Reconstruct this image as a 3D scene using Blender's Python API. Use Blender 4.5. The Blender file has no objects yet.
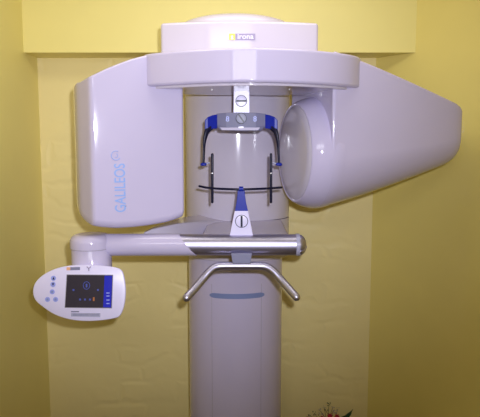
import bpy, bmesh, math, random
from mathutils import Vector, Matrix
R = math.radians
random.seed(4)
S = bpy.context.scene
COL = S.collection

# ------------------------------------------------------------------ camera, world, light, exposure
F = 600.0; ZC = 1.65; CY = -2.4; PITCH = R(6.5)
cam_d = bpy.data.cameras.new('camera'); cam = bpy.data.objects.new('camera', cam_d); COL.objects.link(cam)
cam.location = (0, CY, ZC); cam.rotation_euler = (R(90) - PITCH, 0, 0)
cam_d.sensor_fit = 'HORIZONTAL'; cam_d.sensor_width = 36; cam_d.lens = 36 * F / 480
cam_d.clip_start = 0.05
S.camera = cam
S.view_settings.view_transform = 'Standard'; S.view_settings.look = 'None'
S.view_settings.gamma = 1; S.view_settings.use_curve_mapping = False
S.view_settings.exposure = 0.52
w = bpy.data.worlds.new('world'); S.world = w; w.use_nodes = True
w.node_tree.nodes['Background'].inputs[0].default_value = (.9, .88, 1, 1)
w.node_tree.nodes['Background'].inputs[1].default_value = 0.25

def light(name, typ, loc, target, energy, color, **kw):
    d = bpy.data.lights.new(name, typ); d.energy = energy; d.color = color
    for k, v in kw.items(): setattr(d, k, v)
    o = bpy.data.objects.new(name, d); COL.objects.link(o); o.location = loc
    o.rotation_euler = (Vector(target) - Vector(loc)).to_track_quat('-Z', 'Y').to_euler()
    return o
light('camera_flash', 'SPOT', (0.065, CY, ZC + .085), (-0.30, 0.6, 1.83), 118, (.86, .88, 1.0),
      spot_size=R(73), spot_blend=1.0, shadow_soft_size=.02)
light('ceiling_light', 'AREA', (0.0, -0.35, 2.6), (0.0, -0.1, 0), 6, (1.0, .97, .86), shape='RECTANGLE', size=1.3, size_y=.5)
light('room_light', 'AREA', (-0.3, -3.2, 2.4), (0.1, 0.6, 2.0), 8, (.97, .96, 1.0), shape='RECTANGLE', size=1.2, size_y=.6)

# ------------------------------------------------------------------ projection helper: pixel + depth -> place in the room
CAM = Vector((0, CY, ZC))
FW = Vector((0, math.cos(PITCH), -math.sin(PITCH))); UP = Vector((0, math.sin(PITCH), math.cos(PITCH)))
def ray(px, py): return FW * F + Vector((1, 0, 0)) * (px - 240) + UP * (208.5 - py)
def P(px, py, Y):
    d = ray(px, py); return CAM + d * ((Y - CY) / d.y)
def PP(px, py, p0, n):
    d = ray(px, py); return CAM + d * ((p0 - CAM).dot(n) / d.dot(n))

# ------------------------------------------------------------------ materials
def mat(name, col, rough=.5, metal=0, coat=0, spec=None, emit=None, es=0):
    m = bpy.data.materials.new(name); m.use_nodes = True
    nt = m.node_tree; b = nt.nodes['Principled BSDF']
    b.inputs['Base Color'].default_value = (*col, 1); b.inputs['Roughness'].default_value = rough
    b.inputs['Metallic'].default_value = metal; b.inputs['Coat Weight'].default_value = coat
    b.inputs['Coat Roughness'].default_value = .05
    if spec is not None: b.inputs['Specular IOR Level'].default_value = spec
    if emit: b.inputs['Emission Color'].default_value = (*emit, 1); b.inputs['Emission Strength'].default_value = es
    # faint procedural variation of tone and a little surface noise
    tc = nt.nodes.new('ShaderNodeTexCoord'); no = nt.nodes.new('ShaderNodeTexNoise'); no.inputs['Scale'].default_value = 6
    mx = nt.nodes.new('ShaderNodeMix'); mx.data_type = 'RGBA'
    mx.inputs[6].default_value = (*[c * .97 for c in col], 1); mx.inputs[7].default_value = (*[min(1, c * 1.03) for c in col], 1)
    nt.links.new(tc.outputs['Object'], no.inputs['Vector']); nt.links.new(no.outputs['Fac'], mx.inputs[0])
    nt.links.new(mx.outputs[2], b.inputs['Base Color'])
    return m
def wall_mat(name, col, brick=False, rough=.45, coat=0, noise=.25):
    m = mat(name, col, rough, coat=coat); nt = m.node_tree; b = nt.nodes['Principled BSDF']
    tc = nt.nodes.new('ShaderNodeTexCoord')
    n1 = nt.nodes.new('ShaderNodeTexNoise'); n1.inputs['Scale'].default_value = 5; n1.inputs['Detail'].default_value = 4
    bp = nt.nodes.new('ShaderNodeBump'); bp.inputs['Strength'].default_value = noise; bp.inputs['Distance'].default_value = .01
    nt.links.new(tc.outputs['Object'], n1.inputs['Vector'])
    last = n1.outputs['Fac']
    if brick:
        mp = nt.nodes.new('ShaderNodeMapping'); mp.inputs['Rotation'].default_value = (R(90), 0, 0)
        # wobble the courses a little, as on hand laid painted brick
        ns = nt.nodes.new('ShaderNodeTexNoise'); ns.inputs['Scale'].default_value = 4
        ad = nt.nodes.new('ShaderNodeVectorMath'); ad.operation = 'MULTIPLY_ADD'
        ad.inputs[1].default_value = (.22, .22, .22)
        nt.links.new(tc.outputs['Object'], ns.inputs['Vector']); nt.links.new(ns.outputs['Color'], ad.inputs[0])
        nt.links.new(tc.outputs['Object'], mp.inputs['Vector']); nt.links.new(mp.outputs[0], ad.inputs[2])
        br = nt.nodes.new('ShaderNodeTexBrick'); br.inputs['Scale'].default_value = 1
        br.inputs['Color1'].default_value = (1, 1, 1, 1); br.inputs['Color2'].default_value = (.7, .7, .7, 1); br.inputs['Mortar'].default_value = (0, 0, 0, 1)
        br.inputs['Brick Width'].default_value = .33; br.inputs['Row Height'].default_value = .112
        br.inputs['Mortar Size'].default_value = .03; br.inputs['Mortar Smooth'].default_value = 1
        nt.links.new(ad.outputs[0], br.inputs['Vector'])
        # the courses show mostly in places, through thick paint
        nm = nt.nodes.new('ShaderNodeTexNoise'); nm.inputs['Scale'].default_value = 3.1
        rp = nt.nodes.new('ShaderNodeMapRange'); rp.inputs[1].default_value = .42; rp.inputs[2].default_value = .68
        nt.links.new(tc.outputs['Object'], nm.inputs['Vector']); nt.links.new(nm.outputs['Fac'], rp.inputs[0])
        mu = nt.nodes.new('ShaderNodeMath'); mu.operation = 'MULTIPLY'
        bw = nt.nodes.new('ShaderNodeRGBToBW'); nt.links.new(br.outputs['Color'], bw.inputs[0])
        nt.links.new(bw.outputs[0], mu.inputs[0]); nt.links.new(rp.outputs[0], mu.inputs[1])
        a2 = nt.nodes.new('ShaderNodeMath'); a2.operation = 'MULTIPLY_ADD'; a2.inputs[1].default_value = .8
        nt.links.new(mu.outputs[0], a2.inputs[0]); nt.links.new(n1.outputs['Fac'], a2.inputs[2])
        last = a2.outputs[0]
    nt.links.new(last, bp.inputs['Height']); nt.links.new(bp.outputs['Normal'], b.inputs['Normal'])
    return m
YEL = (.90, .785, .29)
M = dict(
    wall=wall_mat('yellow_paint', YEL, noise=.12),
    brick=wall_mat('yellow_painted_brick', (.90, .765, .36), brick=True, noise=.45),
    gloss=wall_mat('yellow_gloss_paint', (.88, .74, .24), rough=.35, coat=.25, noise=.0),
    ceil=wall_mat('ceiling_paint', (.8, .74, .5)),
    floor=wall_mat('floor_vinyl', (.13, .08, .04), rough=.4),
    white=mat('lavender_white_plastic', (.56, .51, .73), .07, coat=.0),
    cream=mat('warm_white_plastic', (.58, .53, .65), .1, coat=0),
    pure=mat('bright_white_plastic', (.72, .68, .96), .3),
    rim=mat('seam_grey', (.28, .26, .32), .5),
    silver=mat('brushed_steel', (.50, .48, .64), .40, metal=1),
    ring=mat('pale_blue_band', (.38, .38, .56), .3),
    grey=mat('blue_grey_plastic', (.20, .20, .33), .4),
    blue=mat('cobalt_blue_plastic', (.008, .02, .33), .35, spec=.25),
    dark=mat('navy_black_plastic', (.006, .006, .03), .35, spec=.25),
    screw=mat('screw_chrome', (.55, .55, .62), .25, metal=1),
    letter=mat('pale_blue_letters', (.27, .40, .80), .5, spec=.3),
    mauve=mat('mauve_print', (.30, .25, .42), .4),
    yellow=mat('yellow_print', (.85, .66, .10), .4),
    orange=mat('orange_print', (.75, .40, .25), .4),
    band=mat('slate_blue_stripe', (.20, .25, .50), .4),
    detector=mat('detector_cover', (.54, .50, .62), .22, coat=.4),
    button=mat('button_blue', (.30, .34, .80), .4),
    screen=mat('dark_screen', (.016, .012, .02), .5, spec=.2, emit=(.08, .06, .08), es=.12),
    screen_blue=mat('screen_blue_bar', (.01, .01, .2), .2, emit=(.02, .03, .5), es=.35),
    screen_icon=mat('screen_icon', (.04, .05, .16), .5, spec=.2, emit=(.10, .14, .7), es=.2),
    screen_amber=mat('screen_amber', (.3, .1, .03), .3, emit=(.5, .2, .08), es=.15),
    leaf=mat('plant_leaf', (.02, .06, .02), .5),
    twig=mat('dry_twig', (.16, .12, .07), .8),
    red=mat('red_petal', (.45, .02, .05), .5),
    pinkm=mat('pale_bud', (.5, .42, .36), .6),
    pot=mat('terracotta', (.33, .12, .06), .7),
    soil=mat('soil', (.03, .02, .015), .9),
)

# ------------------------------------------------------------------ object helpers
WL = {}
def link(name, me, m, parent=None, smooth=True, bevel=0, seg=3, subsurf=0, angle=40, wn=False):
    if not isinstance(me, bpy.types.Mesh):
        bm = me; bmesh.ops.recalc_face_normals(bm, faces=bm.faces); me = bpy.data.meshes.new(name); bm.to_mesh(me); bm.free()
    o = bpy.data.objects.new(name, me); COL.objects.link(o)
    c = sum((v.co for v in me.vertices), Vector()) / max(1, len(me.vertices))
    me.transform(Matrix.Translation(-c)); o.location = c; WL[o.name] = c
    me.materials.clear(); me.materials.append(m)
    if smooth:
        for p in me.polygons: p.use_smooth = True
        if not subsurf:
            try: me.set_sharp_from_angle(angle=R(angle))
            except Exception: pass
    if bevel:
        b = o.modifiers.new('bevel', 'BEVEL'); b.width = bevel; b.segments = seg; b.limit_method = 'ANGLE'; b.angle_limit = R(35)
        b.harden_normals = True
    if wn:
        k = o.modifiers.new('normals', 'WEIGHTED_NORMAL'); k.keep_sharp = True; k.weight = 80
    if subsurf:
        s = o.modifiers.new('sub', 'SUBSURF'); s.levels = subsurf; s.render_levels = subsurf
    if parent:
        o.parent = parent; o.matrix_parent_inverse = Matrix.Translation(-WL[parent.name])
    return o
def thing(name, loc, label, cat, group=None):
    o = bpy.data.objects.new(name, None); COL.objects.link(o); o.location = loc; WL[o.name] = Vector(loc)
    o.empty_display_size = .1
    o['label'] = label; o['category'] = cat
    if group: o['group'] = group
    return o
def join_rings(bm, rings, cap0=True, cap1=True):
    vs = [[bm.verts.new(p) for p in r] for r in rings]
    n = len(vs[0])
    for a, b in zip(vs, vs[1:]):
        for i in range(n):
            bm.faces.new((a[i], a[(i + 1) % n], b[(i + 1) % n], b[i]))
    if cap0: bm.faces.new(vs[0][::-1])
    if cap1: bm.faces.new(vs[-1])
    return bm
def loft(rings, **k): return join_rings(bmesh.new(), rings, **k)
def smooth_path(pts, n=6):
    pts = [Vector(p) for p in pts]; out = []
    q = [pts[0] * 2 - pts[1]] + pts + [pts[-1] * 2 - pts[-2]]
    for i in range(1, len(q) - 2):
        a, b, c, d = q[i - 1:i + 3]
        for k in range(n):
            t = k / n
            out.append(.5 * ((2 * b) + (c - a) * t + (2 * a - 5 * b + 4 * c - d) * t * t + (3 * b - a - 3 * c + d) * t ** 3))
    out.append(pts[-1]); return out
def closed_path(pts, n=6):
    pts = [Vector(p) for p in pts]; m = len(pts); out = []
    for i in range(m):
        a, b, c, d = pts[i - 1], pts[i], pts[(i + 1) % m], pts[(i + 2) % m]
        for k in range(n):
            t = k / n
            out.append(.5 * ((2 * b) + (c - a) * t + (2 * a - 5 * b + 4 * c - d) * t * t + (3 * b - a - 3 * c + d) * t ** 3))
    return out
def sweep(path, rad, n=16, flat=1.0, round_ends=False, bm=None):
    bm = bm or bmesh.new(); rings = []; L = len(path)
    rf = rad if callable(rad) else (lambda t: rad)
    prev = None
    def ring(p, t, r):
        nonlocal prev
        ref = prev if prev is not None else (Vector((0, 0, 1)) if abs(t.z) < .9 else Vector((0, 1, 0)))
        s = t.cross(ref).normalized(); u = s.cross(t).normalized(); prev = u
        return [p + (s * math.cos(a) * flat + u * math.sin(a)) * r for a in [2 * math.pi * i / n for i in range(n)]]
    tans = [(path[min(i + 1, L - 1)] - path[max(i - 1, 0)]).normalized() for i in range(L)]
    if round_ends:
        r = rf(0)
        for k in range(4, 0, -1):
            a = k / 4 * R(85); rings.append(ring(path[0] - tans[0] * r * math.sin(a), tans[0], r * math.cos(a)))
    for i, p in enumerate(path): rings.append(ring(p, tans[i], rf(i / (L - 1))))
    if round_ends:
        r = rf(1)
        for k in range(1, 5):
            a = k / 4 * R(85); rings.append(ring(path[-1] + tans[-1] * r * math.sin(a), tans[-1], r * math.cos(a)))
    return join_rings(bm, rings)
def lathe(profile, origin, axis='Z', n=32, bm=None):   # profile: (radius, height) along the axis
    o = Vector(origin); rings = []
    for r, h in profile:
        rg = []
        for i in range(n):
            a = 2 * math.pi * i / n; c, s = r * math.cos(a), r * math.sin(a)
            v = {'Z': (c, s, h), 'X': (h, c, s), 'Y': (s, h, c)}[axis]
            rg.append(o + Vector(v))
        rings.append(rg)
    return join_rings(bm or bmesh.new(), rings)
def box(x0, x1, y0, y1, z0, z1, bm=None):
    return join_rings(bm or bmesh.new(), [[Vector((x, y, z)) for x, y in ((x0, y0), (x1, y0), (x1, y1), (x0, y1))] for z in (z0, z1)])
def slab(pts, off, bm=None):     # planar outline thickened by vector off
    off = Vector(off); return join_rings(bm or bmesh.new(), [[Vector(p) for p in pts], [Vector(p) + off for p in pts]])
def text_mesh(s, size, mtx, extrude=.0006, bold=0, sx=1.0):
    cu = bpy.data.curves.new('lettering', 'FONT'); cu.body = s; cu.size = size; cu.extrude = extrude; cu.offset = bold
    cu.align_x = 'CENTER'; cu.align_y = 'CENTER'
    o = bpy.data.objects.new('lettering_source', cu); COL.objects.link(o)
    bpy.context.view_layer.update()
    me = bpy.data.meshes.new_from_object(o.evaluated_get(bpy.context.evaluated_depsgraph_get()))
    bpy.data.objects.remove(o)
    me.transform(mtx @ Matrix.Diagonal((sx, 1, 1, 1))); return me
def struct(name, bm, m, **k):
    o = link(name, bm, m, smooth=False, **k); o['kind'] = 'structure'; return o

# ------------------------------------------------------------------ room
XL = -1.075; YB = .85; YBEAM = .65; YR = -3.9
RB = (.722, YB); RW = (1.59, YB - 1.165)       # right wall leaves the back corner at a slant, then turns to run forward
H = 2.62; T = .08
struct('floor', box(XL - .1, 1.9, YR - .1, YB + .1, -T, 0), M['floor'])
struct('ceiling', box(XL - .1, 1.9, YR - .1, YB + .1, H, H + T), M['ceil'])
struct('wall_back', box(XL - .1, RB[0] + .25, YB, YB + T, 0, H), M['brick'])
struct('wall_left', box(XL - T, XL, YR, YB, 0, H), M['wall'])
struct('wall_right', slab([(RB[0], RB[1], 0), (RW[0], RW[1], 0), (RW[0] + T, RW[1], 0), (RB[0] + T * 1.3, RB[1], 0)], (0, 0, H)), M['gloss'])
struct('wall_side', box(RW[0], RW[0] + T, YR, RW[1], 0, H), M['wall'])
struct('wall_rear', box(XL - T, RW[0] + T, YR - T, YR, 0, H), M['ceil'])
zb = P(220, 52.5, YBEAM).z
xr = RB[0] + (RW[0] - RB[0]) * (YB - YBEAM) / (RB[1] - RW[1])
struct('trim_1', slab([(XL, YBEAM, zb), (xr, YBEAM, zb), (RB[0], YB, zb), (XL, YB, zb)], (0, 0, H - zb)), M['wall'])

# ------------------------------------------------------------------ the scanner
root = thing('dental_scanner', (0, .45, 0), 'large white dental X-ray scanner on a column, with chin rest and side screen', 'dental scanner')

def ell(cx, cy, hx, hy, z, n=64, e=2.0):
    out = []
    for i in range(n):
        a = 2 * math.pi * i / n; c, s = math.cos(a), math.sin(a)
        out.append(Vector((cx + hx * math.copysign(abs(c) ** (2 / e), c), cy + hy * math.copysign(abs(s) ** (2 / e), s), z)))
    return out
CX = -.021
def zat(py, Y): return P(240, py, Y).z
YC = .50; HY = .21
z_seam = zat(222, YC - HY); z_car = zat(262, YC - HY)
hw = 48.3 * (YC - .05 - CY) / 600; hu = 52.5 * (YC - .05 - CY) / 600
xcl = P(235.5, 300, YC).x; xcu = P(237.5, 200, YC).x
col = link('column', loft([ell(xcl, YC, hw, HY - .01, z) for z in (.02, z_car + .001)]), M['white'], root, bevel=.004)
link('base_plate', loft([ell(xcl, YC - .02, hw + .06, HY + .05, z) for z in (0, .02)]), M['rim'], root, bevel=.004)
# slate stripe printed round the front of the column, and the two cover seams
def col_front(x, off=0.0, hx=hw, cx=xcl, hy=HY - .01):
    c = min(.999, abs((x - cx) / hx))
    return YC - hy * max(0, 1 - c ** 2) ** .5 - off
pts = []
NS = 24; xa, xb = P(209, 295, .28).x, P(265, 295, .28).x
bm = bmesh.new()
za, zc2 = zat(299, .30), zat(294, .30)
rings = []
for i in range(NS + 1):
    x = xa + (xb - xa) * i / NS
    e = min(1, min(i, NS - i) / 2 + .35)
    zm = (za + zc2) / 2; hh = (za - zc2) / 2 * e
    yf = col_front(x)
    rings.append([Vector((x, yf - .0012, zm - hh)), Vector((x, yf - .0012, zm + hh)), Vector((x, yf + .002, zm + hh)), Vector((x, yf + .002, zm - hh))])
link('stripe', loft(rings), M['band'], col)
for px in (211.5, 261.5):
    x = P(px, 340, .28).x; y = col_front(x)
    link('cover_seam', box(x - .0006, x + .0006, y - .0006, y + .002, .03, z_car - .11), M['rim'], col, smooth=False)

z_top = ZC + .335
link('column_cover', loft([ell(xcu, YC, hu, HY, z) for z in (z_seam + .002, z_top)]), M['cream'], root, bevel=.004)
car = loft([ell(xcu, YC, hu + .001, HY + .002, z) for z in (z_car, z_seam)])
link('carriage', car, M['cream'], root, bevel=.004)
# tapering bracket that runs from the carriage out to the left behind the arm
ZT = zat(244.7, -.12)       # height of the tube axis
def brk(px, ytop, ybot, Y, dep):
    a, b = P(px, ytop, Y), P(px, ybot, Y)
    return [Vector((a.x, Y, b.z)), Vector((a.x, Y, a.z)), Vector((a.x, Y + dep, a.z)), Vector((a.x, Y + dep, b.z))]
link('carriage_bracket', loft([brk(143, 233, 237, -.06, .05), brk(152, 229, 240, -.05, .08), brk(165, 226, 246, -.03, .13), brk(178, 223.5, 248, .02, .2), brk(195, 222, 250, .10, .25), brk(214, 221, 250, .24, .15), brk(235, 221, 250, .34, .08)]),
     M['cream'], root, bevel=.006)
# block that joins the steel tube to the carriage
link('tube_mount', box(P(205, 240, .1).x, P(286, 240, .1).x, -.11, YC - HY + .06, ZT - .03, ZT + .035), M['cream'], root, bevel=.01)

# column head under the beam
x0, x1 = P(160, 40, -.05).x, P(319, 40, -.05).x
zh0, zh1 = ZC + .318, P(240, 20.8, -.07).z
def plan_head(z, ins=0):
    p = [(x0 + ins, .0), (x0 + ins, .55), (x1 - ins, .55), (x1 - ins, .0)]
    fr = []
    for i in range(17):
        t = i / 16; x = x1 - ins + (x0 - x1 + 2 * ins) * t
        e = abs(2 * t - 1); fr.append((x, -.075 + ins + .045 * e ** 2.2))
    return [Vector((a, b, z)) for a, b in [(x0 + ins, .55), (x1 - ins, .55)] + fr]
head = link('column_head', loft([plan_head(zh0), plan_head(zh1)]), M['cream'], root, bevel=.012, seg=4)
zd = P(240, 17.2, .16).z
rd = .24; cx = P(235.5, 20, .16).x
link('head_dome', lathe([(rd, zh1 - .002), (rd, zh1 + .014)] + [(rd * math.cos(a), zh1 + .014 + (zd - zh1 - .006) * math.sin(a)) for a in [R(k) for k in (12, 25, 40, 55, 70, 84)]], (cx, .21, 0), n=64), M['cream'], head)
# maker's badge on the head
def facing(loc, rx=90, rz=0, roll=0):
    return Matrix.Translation(loc) @ Matrix.Rotation(R(rz), 4, 'Z') @ Matrix.Rotation(R(rx), 4, 'X') @ Matrix.Rotation(R(roll), 4, 'Z')
YH = -.077
def rectY(pxa, pya, pxb, pyb, Y, th=.0015):
    a, b = P(pxa, pya, Y), P(pxb, pyb, Y)
    return box(a.x, b.x, Y, Y + th, b.z, a.z)
link('badge', rectY(235.2, 33.6, 255.3, 39.9, YH), M['mauve'], head, smooth=False)
link('badge', rectY(229, 33.6, 235.2, 39.9, YH), M['yellow'], head, smooth=False)
link('badge_lettering', text_mesh('s', .028, facing(P(232.1, 36.9, YH - .001)), bold=.0005), M['pure'], head, smooth=False)
link('badge_lettering', text_mesh('irona', .026, facing(P(245.4, 36.6, YH - .001)), bold=.0006, sx=1.12), M['pure'], head, smooth=False)

# gantry arm: the curved fascia that swings over the patient
ZG0, ZG1 = ZC + .197, ZC + .318
plan = closed_path([(-.34, -.152, 0), (-.2, -.237, 0), (-.06, -.292, 0), (.08, -.302, 0), (.2, -.272, 0), (.31, -.215, 0), (.40, -.145, 0),
                    (.455, -.07, 0), (.472, 0, 0), (.455, .08, 0), (.36, .17, 0), (.15, .22, 0), (-.1, .2, 0), (-.27, .13, 0), (-.355, .04, 0), (-.362, -.08, 0)], 6)
arm = link('gantry_arm', loft([[p + Vector((0, 0, z)) for p in plan] for z in (ZG0, ZG1 - .003)]), M['white'], root, bevel=.011, seg=4)
inner = [Vector((p.x * .93, p.y * .9, p.z)) for p in plan]
link('bearing_ring', loft([[p + Vector((0, 0, z)) for p in inner] for z in (ZG0 - .008, ZG0 + .002)]), M['cream'], arm, bevel=.003)
for px, Y in ((289.5, -.12), (212, -.1)):
    q = P(px, 90, Y); link('mounting_screw', lathe([(.006, -.003), (.006, 0)], (q.x, q.y, ZG0 - .007), n=16), M['screw'], arm)

# X-ray tube housing on the left, hung from the gantry arm
def rrect(y0, y1, z0, z1, rt, rb, k=5):
    out = []
    for (cy, cz, a0, r) in ((y0 + rt, z1 - rt, 90, rt), (y0 + rb, z0 + rb, 180, rb), (y1 - rb, z0 + rb, 270, rb), (y1 - rt, z1 - rt, 0, rt)):
        # start angle sweeps 90 degrees; order: top-front, bottom-front, bottom-back, top-back
        for i in range(k + 1):
            a = R(a0 + 90 * i / k); out.append((cy + r * math.cos(a), cz + r * math.sin(a)))
    return out
B = R(16); A0 = Vector((-.34, -.148, 0)); Uv = Vector((-math.cos(B), -math.sin(B), 0)); Vv = Vector((-math.sin(B), math.cos(B), 0))
def interp(tab, x):
    for (a, va), (b, vb) in zip(tab, tab[1:]):
        if x <= b:
            t = max(0, (x - a) / (b - a)); return va + (vb - va) * t
    return tab[-1][1]
ZTOP = [(-.135, .322), (-.06, .319), (0, .311), (.05, .298), (.1, .279), (.15, .257), (.2, .232), (.24, .213), (.25, .213), (.258, .208), (.2625, .198)]
ZBOT = [(-.135, -.292), (-.10, -.306), (-.06, -.316), (0, -.324), (.06, -.329), (.12, -.330), (.17, -.326), (.205, -.319), (.215, -.317), (.23, -.310), (.245, -.298), (.255, -.282), (.2625, -.258)]
rings = []
us = [-.132, -.1315, -.128, -.125, -.12, -.11, -.09, -.06, -.03, 0, .03, .06, .09, .12, .15, .18, .196, .199, .202, .208, .212, .215, .218, .222, .23, .24, .25, .255, .259, .2615, .2625]
SIDE = [(.196, 0), (.202, .001), (.208, .0045), (.212, .009), (.218, .02), (.25, .095), (.255, .115), (.259, .14), (.2615, .17), (.2625, .20)]
for u in us:
    f = interp(SIDE, u)
    if u < -.122: d = min(1, (-.122 - u) / .01); f = .01 * (1 - math.sqrt(max(0, 1 - d * d)))
    zt, zbm = ZC + interp(ZTOP, u), ZC + interp(ZBOT, u)
    g = f if u < 0 else 0
    sec = rrect(f, .30, zbm + g, zt - g, .009, .03)
    rings.append([A0 + Uv * u + Vv * y + Vector((0, 0, z)) for y, z in sec])
tubeh = link('tube_housing', loft(rings), M['white'], root, angle=50, wn=True)
# vertical lettering and the swirl mark
def on_face(px, py, off=.0008):
    n = -Vv; return PP(px, py, A0 + n * off, n)
RZ = math.degrees(B)
p = on_face(120.6, 188)
link('lettering', text_mesh('GALILEOS', .056, Matrix.Translation(p) @ Matrix.Rotation(B, 4, 'Z') @ Matrix.Rotation(R(90), 4, 'X') @ Matrix.Rotation(R(90), 4, 'Z'), extrude=.0006, bold=.0007, sx=.74), M['letter'], tubeh, smooth=False)
bm = bmesh.new()
c = on_face(116, 155.5); e1 = -Uv; e2 = Vector((0, 0, 1))
sweep([c + e1 * r * math.cos(a) + e2 * r * math.sin(a) for r, a in [(.017, R(k)) for k in range(60, 331, 15)]], .0014, n=6, bm=bm)
sweep([c + e1 * r * math.cos(a) + e2 * r * math.sin(a) for r, a in [(.0065, R(k)) for k in range(-120, 100, 20)]], .0011, n=6, bm=bm)
link('swirl_mark', bm, M['letter'], tubeh)
q = on_face(126, 206); link('paint_chip', lathe([(.0015, 0), (.0015, .001)], (q.x, q.y - .001, q.z), 'Y', n=8), M['dark'], tubeh)

# detector housing on the right: round canister plus tapering U-shaped body
B2 = R(15); W = Vector((math.cos(B2), math.sin(B2), 0)); Fv = Vector((math.sin(B2), -math.cos(B2), 0)); FC = Vector((.222, .085, ZC - .053))
RF = .232
def circ(w, r, cz=0, n=48):
    return [FC + W * w + Fv * (r * math.cos(2 * math.pi * i / n)) + Vector((0, 0, cz + r * math.sin(2 * math.pi * i / n))) for i in range(n)]
def usec(w, r, cz, zt, rt=.012, k=24):
    out = []
    for i in range(k + 1):      # bottom semicircle from the back to the front
        a = R(180 + 180 * i / k); out.append((r * math.cos(a), cz + r * math.sin(a)))
    for i in range(7):
        a = R(0 + 90 * i / 6); out.append((r - rt + rt * math.cos(a), zt - rt + rt * math.sin(a)))
    for i in range(7):
        a = R(90 + 90 * i / 6); out.append((-r + rt + rt * math.cos(a), zt - rt + rt * math.sin(a)))
    return [FC + W * w + Fv * y + Vector((0, 0, z)) for y, z in out]
# body
rings = []
W0 = .070; W1 = .728
for w in (W0, W0 + .0008, W0 + .003, W0 + .007, W0 + .013, .08, .12, .17, .23, .30, .37, .44, .51, .58, .64, .68, .708, .721, .7275, .728):
    t = (w - W0) / (W1 - W0)
    r = RF - .125 * t ** .95
    zbot = -RF + .188 * t ** 1.2
    zt = .384 - .192 * t ** 1.15
    i0 = 0
    if w < W0 + .013: d = 1 - (w - W0) / .013; i0 = .011 * (1 - math.sqrt(1 - d * d))
    if w > .68: d = (w - .68) / .048; i0 = .022 * (1 - math.sqrt(max(0, 1 - d * d)))
    rings.append(usec(w, r - i0, zbot + r, zt - i0))
dh = link('detector_housing', loft(rings), M['white'], root, angle=50, wn=True)
# canister with a rolled rim
prof = [(.004, RF * .82), (.001, RF * .845), (.0, RF * .86), (.003, RF * .875), (.012, RF * .90), (.03, RF * .94), (.05, RF * .97), (.07, RF * .988), (.1, RF * .992), (.13, RF * .96)]
link('canister', loft([circ(a, r) for a, r in prof]), M['white'], dh, angle=60)
link('detector_face', loft([circ(a, r) for a, r in [(.006, RF * .835), (.0, RF * .825), (-.006, RF * .66), (-.014, RF * .45), (-.017, RF * .25), (-.018, RF * .05)]]), M['detector'], dh, angle=60)
q = P(290, 113, -.0); 
# ------------------------------------------------------------------ head support
YS = -.02
hs_bm = bmesh.new()
def rect_pts(pts, Y): return [P(a, b, Y) for a, b in pts]
slab(rect_pts([(233.6, 84), (249.6, 84), (249.9, 114.5), (233.2, 114.5)], YS), (0, .03, 0), hs_bm)
hs = link('head_support', hs_bm, M['pure'], root, smooth=False, bevel=.003)
slot = lambda cxp, cyp, Y, r, ang, parent, m1=M['pure']: (
    link('screw_head', lathe([(r * .86, -.004), (r, -.0035), (r, 0.002)], P(cxp, cyp, Y), 'Y', n=28), m1, parent),
    link('screw_rim', sweep([P(cxp, cyp, Y) + Vector((r * math.cos(a), -.003, r * math.sin(a))) for a in [R(k * 12) for k in range(31)]], .0014, n=6), M['dark'], parent),
    link('screw_slot', slab([P(cxp, cyp, Y) + Matrix.Rotation(R(ang), 3, 'Y') @ Vector(v) for v in ((-r * .9, -.006, -r * .16), (r * .9, -.006, -r * .16), (r * .9, -.006, r * .16), (-r * .9, -.006, r * .16))], (0, .003, 0)), M['dark'], parent, smooth=False))
slot(241.3, 101, YS - .002, .0215, 0, hs)
# forehead bow: faceted grey middle
pa = [(216.5, 113.6), (226, 112.8), (241, 112.3), (256, 112.8), (266, 113.8)]
pb = [(217.5, 126.8), (220, 130.0), (241, 131.0), (260, 130.8), (265.5, 127)]
bm = bmesh.new(); rings = []
for (a, b), yo in zip(zip(pa, pb), (-.03, -.045, -.055, -.045, -.03)):
    A, Bq = P(*a, YS + yo), P(*b, YS + yo)
    zl = Bq.z + (A.z - Bq.z) * .18
    rings.append([A, Vector((A.x, A.y, zl)), Vector((Bq.x, Bq.y + .008, Bq.z)), Vector((Bq.x, Bq.y + .03, Bq.z)), Vector((A.x, A.y + .03, A.z))])
bow = link('forehead_bow', loft(rings), M['grey'], root, smooth=False, bevel=.0015)
link('bow_edge', slab(rect_pts([(220, 127.5), (260, 127.5), (258, 130.2), (222, 130.2)], YS - .058), (0, .012, 0)), M['mauve'], bow, smooth=False)
link('bow_mark', slab(rect_pts([(238.5, 126.6), (243.5, 126.6), (243.5, 128), (238.5, 128)], YS - .0605), (0, .004, 0)), M['pure'], bow, smooth=False)
slot(241.2, 118.3, YS - .062, .0195, 55, bow, M['grey'])
for pxm in (227.5, 255):
    link('bow_number', text_mesh('8', .028, facing(P(pxm, 119.2, YS - .0535)), bold=.0004), M['button'], bow, smooth=False)
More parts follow.
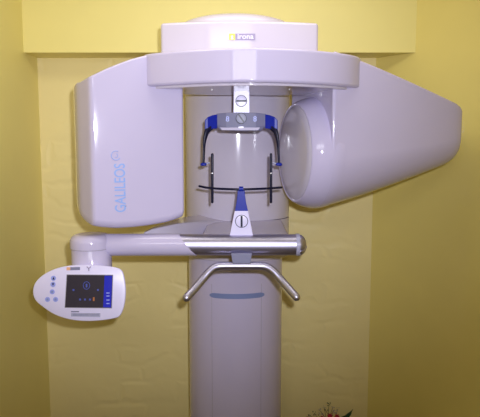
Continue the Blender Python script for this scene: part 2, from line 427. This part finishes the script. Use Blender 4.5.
for s in (-1, 1):
    cxp = 241.2
    def q(dx, y, Y): return P(cxp + s * dx, y, Y)
    # blue clip at the end of the bow
    rings = []
    for dx, yt, yb, Yo in ((24, 114.2, 128.5, -.034), (29, 115.2, 128.8, -.042), (33.5, 117.0, 129.8, -.05), (36.5, 120.2, 132, -.05)):
        a, b = q(dx, yt, YS + Yo), q(dx, yb, YS + Yo)
        rings.append([a, b, b + Vector((0, .03, 0)), a + Vector((0, .03, 0))])
    clip = link('blue_clip', loft(rings), M['blue'], bow, smooth=False, bevel=.003)
    # dark arm curving down
    pth = smooth_path([q(31, 127, YS - .035), q(34.5, 132, YS - .045), q(36.6, 141, YS - .05), q(37.2, 152, YS - .05), q(37.8, 164.5, YS - .05)], 5)
    link('temple_arm', sweep(pth, lambda t: .0145 - .0095 * min(1, t * 1.5), n=12, flat=.7), M['dark'], root)
    link('temple_pin', sweep([q(37.8, 164, YS - .05), q(31.5, 162.8, YS - .05)], .0035, n=10), M['ring'], root)
    link('temple_tip', sweep([q(39.2, 164.4, YS - .052), q(36.2, 164.2, YS - .052)], .0065, n=10, round_ends=True), M['blue'], root)

# ------------------------------------------------------------------ chin rest
YCH = -.12
link('chin_rest', slab(rect_pts([(234.6, 211), (248.2, 211), (254.2, 241), (228.6, 241)], YCH - .012), (0, .024, 0)), M['pure'], root, smooth=False, bevel=.002)
cr = root.children[-1]
cr = [o for o in root.children if o.name == 'chin_rest'][0]
slot(241.6, 221.2, YCH - .014, .0235, 90, cr)
L = [(237.6, 189.5), (237.4, 195), (236.4, 203), (234.7, 211.5)]; Rr = [(244.6, 189.5), (245.0, 195), (246.2, 203), (248.2, 211.5)]
rings = [[P(*a, YCH - .009), P(*b, YCH - .009), P(*b, YCH + .009), P(*a, YCH + .009)] for a, b in zip(L, Rr)]
cs = link('chin_stem', loft(rings), M['blue'], root, smooth=False, bevel=.0015)
pth = smooth_path([P(199.5, 186.2, -.07), P(208, 187.8, -.10), P(222, 188.9, -.125), P(241, 189.4, -.135), P(258, 188.9, -.125), P(272, 188.2, -.10), P(281.5, 187.4, -.07)], 6)
link('cross_rod', sweep(pth, .0046, n=10, round_ends=True), M['dark'], root)
link('rod_clamp', lathe([(.009, -.008), (.009, .008)], P(241.2, 188.8, -.135), 'X', n=14), M['blue'], cs)
for px in (212.3, 271):
    rod = link('side_rod', sweep([P(px, 154.5, -.095), P(px, 179, -.095), P(px, 202, -.095)], .0052, n=10, round_ends=True), M['dark'], root)
    link('rod_tick', sweep([P(px, 172.6, -.095), P(px, 173.8, -.095)], .0058, n=10), M['screw'], rod)

# ------------------------------------------------------------------ horizontal tube, sleeve, elbow
YT = -.12; rT = .0405
c0 = P(150, 244.7, YT).x; c1 = P(296, 244.7, YT).x
link('steel_tube', lathe([(rT, c0), (rT, c1)], (0, YT, ZT), 'X', n=48), M['silver'], root)
c2 = P(299.3, 244.7, YT).x; c3 = P(306.3, 244.7, YT).x
link('tube_collar', lathe([(rT * .9, c1 - .002), (rT + .0022, c1 - .001), (rT + .0022, c2), (rT * .9, c2 + .001)], (0, YT, ZT), 'X', n=48), M['ring'], root)
capo = link('tube_end_cap', lathe([(rT * .97, c2 - .002), (rT * .97, c2)] + [(rT * .97 * math.cos(R(a)), c2 + (c3 - c2) * math.sin(R(a))) for a in (20, 38, 52, 64, 75, 83, 88)], (0, YT, ZT), 'X', n=48), M['silver'], root)
# finger ribs on the cap
for k in range(3):
    a = R(-150 + 60 * k) 
    pth = [Vector((c2 + (c3 - c2) * math.sin(R(t)), YT + rT * .98 * math.cos(R(t)) * math.cos(a), ZT + rT * .98 * math.cos(R(t)) * math.sin(a) * 1.0)) for t in range(4, 80, 8)]
    link('cap_rib', sweep(pth, .0028, n=8, round_ends=True), M['silver'], capo)
# white sleeve with slanted end
rS = .0428; xs0 = P(96, 244, YT).x; xa, xb = P(179.5, 234, YT).x, P(197, 255, YT).x
n = 48; rings = []
for k, (fx, rr) in enumerate([(0, rS), (1, rS), (1.0, rS - .002)]):
    rg = []
    for i in range(n):
        a = 2 * math.pi * i / n; c, s = math.cos(a), math.sin(a)
        xe = xa + (xb - xa) * (1 - s) / 2 + (.0006 if k == 2 else 0)
        rg.append(Vector((xs0 if fx == 0 else xe, YT + rr * c, ZT + rr * s)))
    rings.append(rg)
link('arm_sleeve', loft(rings), M['white'], root, angle=35)
ec = P(91.2, 244.7, YT); rE = .0795
zcap0 = zat(250.5, YT - .07)
elbow = link('arm_elbow', lathe([(rE, zcap0)] + [(rE - .03 + .03 * math.cos(R(a)), ZT + .043 - .03 + .03 * math.sin(R(a))) for a in range(0, 91, 15)] + [(.01, ZT + .0432)], (ec.x, YT, 0), n=56), M['white'], root, angle=50)
link('screen_post', lathe([(rE - .0035, ZT - .16), (rE - .0035, zcap0 - .0015), (rE - .006, zcap0 + .002)], (ec.x + .001, YT, 0), n=56), M['white'], root)
link('post_seam', lathe([(rE - .005, zcap0 - .0018), (rE - .001, zcap0 - .0018), (rE - .001, zcap0), (rE - .005, zcap0)], (ec.x, YT, 0), n=56), M['rim'], elbow)

# ------------------------------------------------------------------ control panel
TL = R(10); NP = Vector((0, -math.cos(TL), math.sin(TL))); P0 = P(80, 293, -.235)
def pan(px, py, off=0): return PP(px, py, P0 + NP * off, NP)
out = [(32.6, 292.5), (34.5, 283.5), (42, 275.5), (52, 270), (63, 266.6), (76, 265), (92, 265), (106, 266), (116, 267.6), (121.5, 270.5), (124, 276.5), (125.6, 288), (125.2, 299),
       (123.2, 309), (119.5, 316), (113.5, 318.6), (100, 320.6), (85, 321.2), (69, 319.4), (54, 314.4), (42, 306.5), (35, 300)]
face = [v for v in closed_path([(a, b, 0) for a, b in out], 4)]
def shrink(v, k, c=(82, 293)): return (c[0] + (v.x - c[0]) * k, c[1] + (v.y - c[1]) * k)
rings = []
for off, k in ((-.034, .88), (-.030, .93), (-.022, .975), (-.012, .995), (-.005, 1.0), (-.001, .99), (0, .972)):
    rings.append([pan(*shrink(v, k), 0) + NP * off for v in face])
cp = link('control_panel', loft(rings), M['pure'], root, angle=60)
link('panel_bracket', lathe([(.035, 0), (.035, .09)], (ec.x, YT - .073, P(92, 282, YT).z), 'Y', n=24), M['white'], root)
def quad(pts, o0, th, m, name, parent=cp): return link(name, slab([pan(a, b, o0) for a, b in pts], NP * th), m, parent, smooth=False)
scr = [(67.2, 275), (112.6, 275.3), (111.4, 307.8), (65.2, 307.3)]
quad([(66.6, 274.4), (113.2, 274.7), (112, 308.4), (64.6, 307.9)], .0, .0006, M['rim'], 'screen_bezel')
quad(scr, .0006, .0006, M['screen'], 'screen')
quad([(104.6, 275.5), (112.3, 275.6), (111.1, 307.5), (103.2, 307.4)], .0012, .0004, M['screen_blue'], 'menu_bar')
bm = bmesh.new()
c = pan(86.5, 285.5, .0014); ex = Vector((1, 0, 0)); ez = NP.cross(ex)
sweep([c + ex * .012 * math.cos(R(a)) + ez * .014 * math.sin(R(a)) for a in range(0, 361, 24)], .0012, n=5, bm=bm)
slab([pan(a, b, .0013) for a, b in ((85.8, 283.8), (87.4, 283.8), (87.4, 287.4), (85.8, 287.4))], NP * .0005, bm)
link('screen_icon', bm, M['screen_icon'], cp)
for a, b in ((73.5, 290), (98, 290), (80, 299.5), (85, 299.5), (90, 299.5)):
    quad([(a + i, b + j) for i, j in ((-.9, -.9), (.9, -.9), (.9, .9), (-.9, .9))], .0013, .0005, M['screen_icon'], 'screen_icon')

quad([(93, 297.2), (94.6, 297.2), (94.5, 301), (92.9, 301)], .0013, .0005, M['screen_amber'], 'screen_mark')
bm = bmesh.new()
for b in (292.5, 295.5, 299.5, 303): slab([pan(x, y, .0017) for x, y in ((106.4, b), (109.6, b), (109.5, b + 1), (106.3, b + 1))], NP * .0004, bm)
link('menu_text', bm, M['button'], cp)
def disc(px, py, rpx, m, name, th=.0015):
    c = pan(px, py, 0); r = rpx * .00366
    return link(name, slab([c + ex * r * math.cos(2 * math.pi * i / 20) + ez * r * math.sin(2 * math.pi * i / 20) for i in range(20)], NP * th), m, cp)
for a, b, rr in ((53.5, 278.2, 2.6), (53, 284.4, 2.6), (52.3, 291.8, 2.5), (47.6, 299.4, 2.5), (55.6, 299.4, 2.5)): disc(a, b, rr, M['button'], 'button')
quad([(52.4, 279.5), (54.6, 279.5), (53.5, 276.8)], .0016, .0006, M['dark'], 'arrow_mark')
quad([(51.9, 283.2), (54.1, 283.2), (53, 285.8)], .0016, .0006, M['dark'], 'arrow_mark')
for a, b in ((52.3, 291.8), (47.6, 299.4), (55.6, 299.4)): disc(a, b, 1.1, M['band'], 'button_mark', .002)
quad([(66.6, 267.3), (70.4, 267.2), (70.4, 270.2), (66.6, 270.3)], 0, .0006, M['orange'], 'panel_badge')
quad([(70.4, 267.2), (80, 267.0), (80, 270), (70.4, 270.2)], 0, .0006, M['grey'], 'panel_badge')
bm = bmesh.new()
for pts in ([(86.8, 266.6), (88.8, 268.4)], [(90.8, 266.6), (88.8, 268.4)], [(88.8, 268.2), (88.8, 271)]):
    sweep([pan(*pts[0], .0006), pan(*pts[1], .0006)], .0017, n=6, bm=bm)
link('fork_mark', bm, M['mauve'], cp)
quad([(71, 311), (79, 311), (79, 312.3), (71, 312.3)], 0, .0006, M['grey'], 'panel_print')
quad([(71, 312.9), (100.5, 313.1), (100.2, 317), (71, 316.4)], 0, .0006, M['ring'], 'serial_label')
bm = bmesh.new()
for k in range(22):
    x = 73 + k * 1.2; slab([pan(a, b, .0006) for a, b in ((x, 313.6), (x + .5, 313.6), (x + .5, 316), (x, 316))], NP * .0003, bm)
link('label_print', bm, M['grey'], cp)

# ------------------------------------------------------------------ handle bar
hb = [(186.6, 297.6, -.24), (194, 289.5, -.215), (202.5, 279.5, -.19), (209, 272, -.175), (214.5, 267.6, -.165), (221, 266, -.16), (232, 265.8, -.16), (251, 265.8, -.16), (262, 266, -.16),
      (268.5, 267.8, -.165), (274.5, 272.2, -.175), (281, 279.6, -.19), (289, 288.8, -.215), (296.4, 297, -.24)]
handle = link('handle_bar', sweep(smooth_path([P(*a) for a in hb], 5), .0148, n=20, round_ends=True), M['silver'], root)
link('handle_mount', slab(rect_pts([(231, 253.5), (252, 253.5), (250.6, 263.5), (232.6, 263.5)], -.172), (0, .07, 0)), M['grey'], root, smooth=False, bevel=.002)

# ------------------------------------------------------------------ flowers in a pot by the back wall
base = P(330, 417, .62); px0, py0 = base.x, .62
plant = thing('potted_flowers', (px0, py0, 0), 'small red flowers and dark leaf in a pot at the foot of the back wall', 'potted plant')
link('pot', lathe([(.052, 0), (.056, .004), (.072, .11), (.077, .112), (.077, .128), (.068, .128), (.066, .105)], (px0, py0, 0), n=32), M['pot'], plant)
link('soil', lathe([(.064, .1), (.066, .112)], (px0, py0, 0), n=32), M['soil'], plant)
def leafm(p, tip, wdt, bend=.02):
    bm = bmesh.new(); d = tip - p; side = d.cross(Vector((0, 1, 0))).normalized() * wdt; rows = []
    for i in range(9):
        t = i / 8; c = p + d * t + Vector((0, -bend * math.sin(t * 3.14), 0)); ww = math.sin(min(1, t * 1.02 + .06) * 3.1) ** .8
        rows.append([bm.verts.new(c - side * ww), bm.verts.new(c + Vector((0, .004 * ww + .0005, 0))), bm.verts.new(c + side * ww), bm.verts.new(c + Vector((0, -.0015, 0)))])
    for a, b in zip(rows, rows[1:]):
        for i in range(4): bm.faces.new((a[i], a[(i + 1) % 4], b[(i + 1) % 4], b[i]))
    bm.faces.new(rows[0][::-1]); bm.faces.new(rows[-1]); return bm
S0 = Vector((px0, py0, .11))
link('leaf', leafm(P(341, 419, .6), P(353, 409, .58), .011), M['leaf'], plant)
link('leaf', leafm(P(336, 420, .61), P(347, 414, .56), .012), M['leaf'], plant)
link('leaf', leafm(P(322, 424, .6), P(305, 419, .56), .010), M['leaf'], plant)
link('leaf', leafm(S0 + Vector((.02, 0, .0)), S0 + Vector((.09, -.02, .05)), .015), M['leaf'], plant)
for k, (px, py) in enumerate([(314, 413), (319, 409.5), (324, 407), (329, 404), (333, 406.5), (338, 409), (326, 411), (333, 411), (318, 414), (310, 416), (336, 412.5), (322, 413.5)]):
    tip = P(px, py, .60 + .012 * (k % 3))
    tw = link('sprig', sweep(smooth_path([S0 + Vector((random.uniform(-.02, .02), 0, 0)), S0.lerp(tip, .6) + Vector((random.uniform(-.01, .01), 0, .01)), tip], 4), .0011, n=5), M['twig'], plant)
    bm = bmesh.new()
    for j in range(5):
        o = tip + Vector((random.uniform(-.009, .009), random.uniform(-.006, .006), random.uniform(-.009, .007)))
        bmesh.ops.create_icosphere(bm, subdivisions=1, radius=random.uniform(.0022, .0036), matrix=Matrix.Translation(o))
    link('bud', bm, M['pinkm'] if k % 3 else M['leaf'], tw)
for k, (px, py, r) in enumerate([(330, 415.5, .016), (337, 416, .014), (322, 417.5, .013), (308, 418, .012)]):
    c = P(px, py, .575); bm = bmesh.new()
    for ly in range(3):
        for j in range(6):
            a = j * R(60) + ly * R(28); rr = r * (1 - .28 * ly)
            d = Vector((math.cos(a), -.35 - .3 * ly, math.sin(a)))
            mtx = Matrix.Translation(c + d * rr * .55) @ d.to_track_quat('Z', 'Y').to_matrix().to_4x4() @ Matrix.Diagonal((rr * .38, rr * .16, rr * .5, 1))
            bmesh.ops.create_icosphere(bm, subdivisions=2, radius=1, matrix=mtx)
    fl = link('flower', bm, M['red'], plant)
    link('flower_stem', sweep([S0, S0.lerp(c, .5) + Vector((0, 0, .004)), c + Vector((0, .004, 0))], .0016, n=6), M['leaf'], fl)
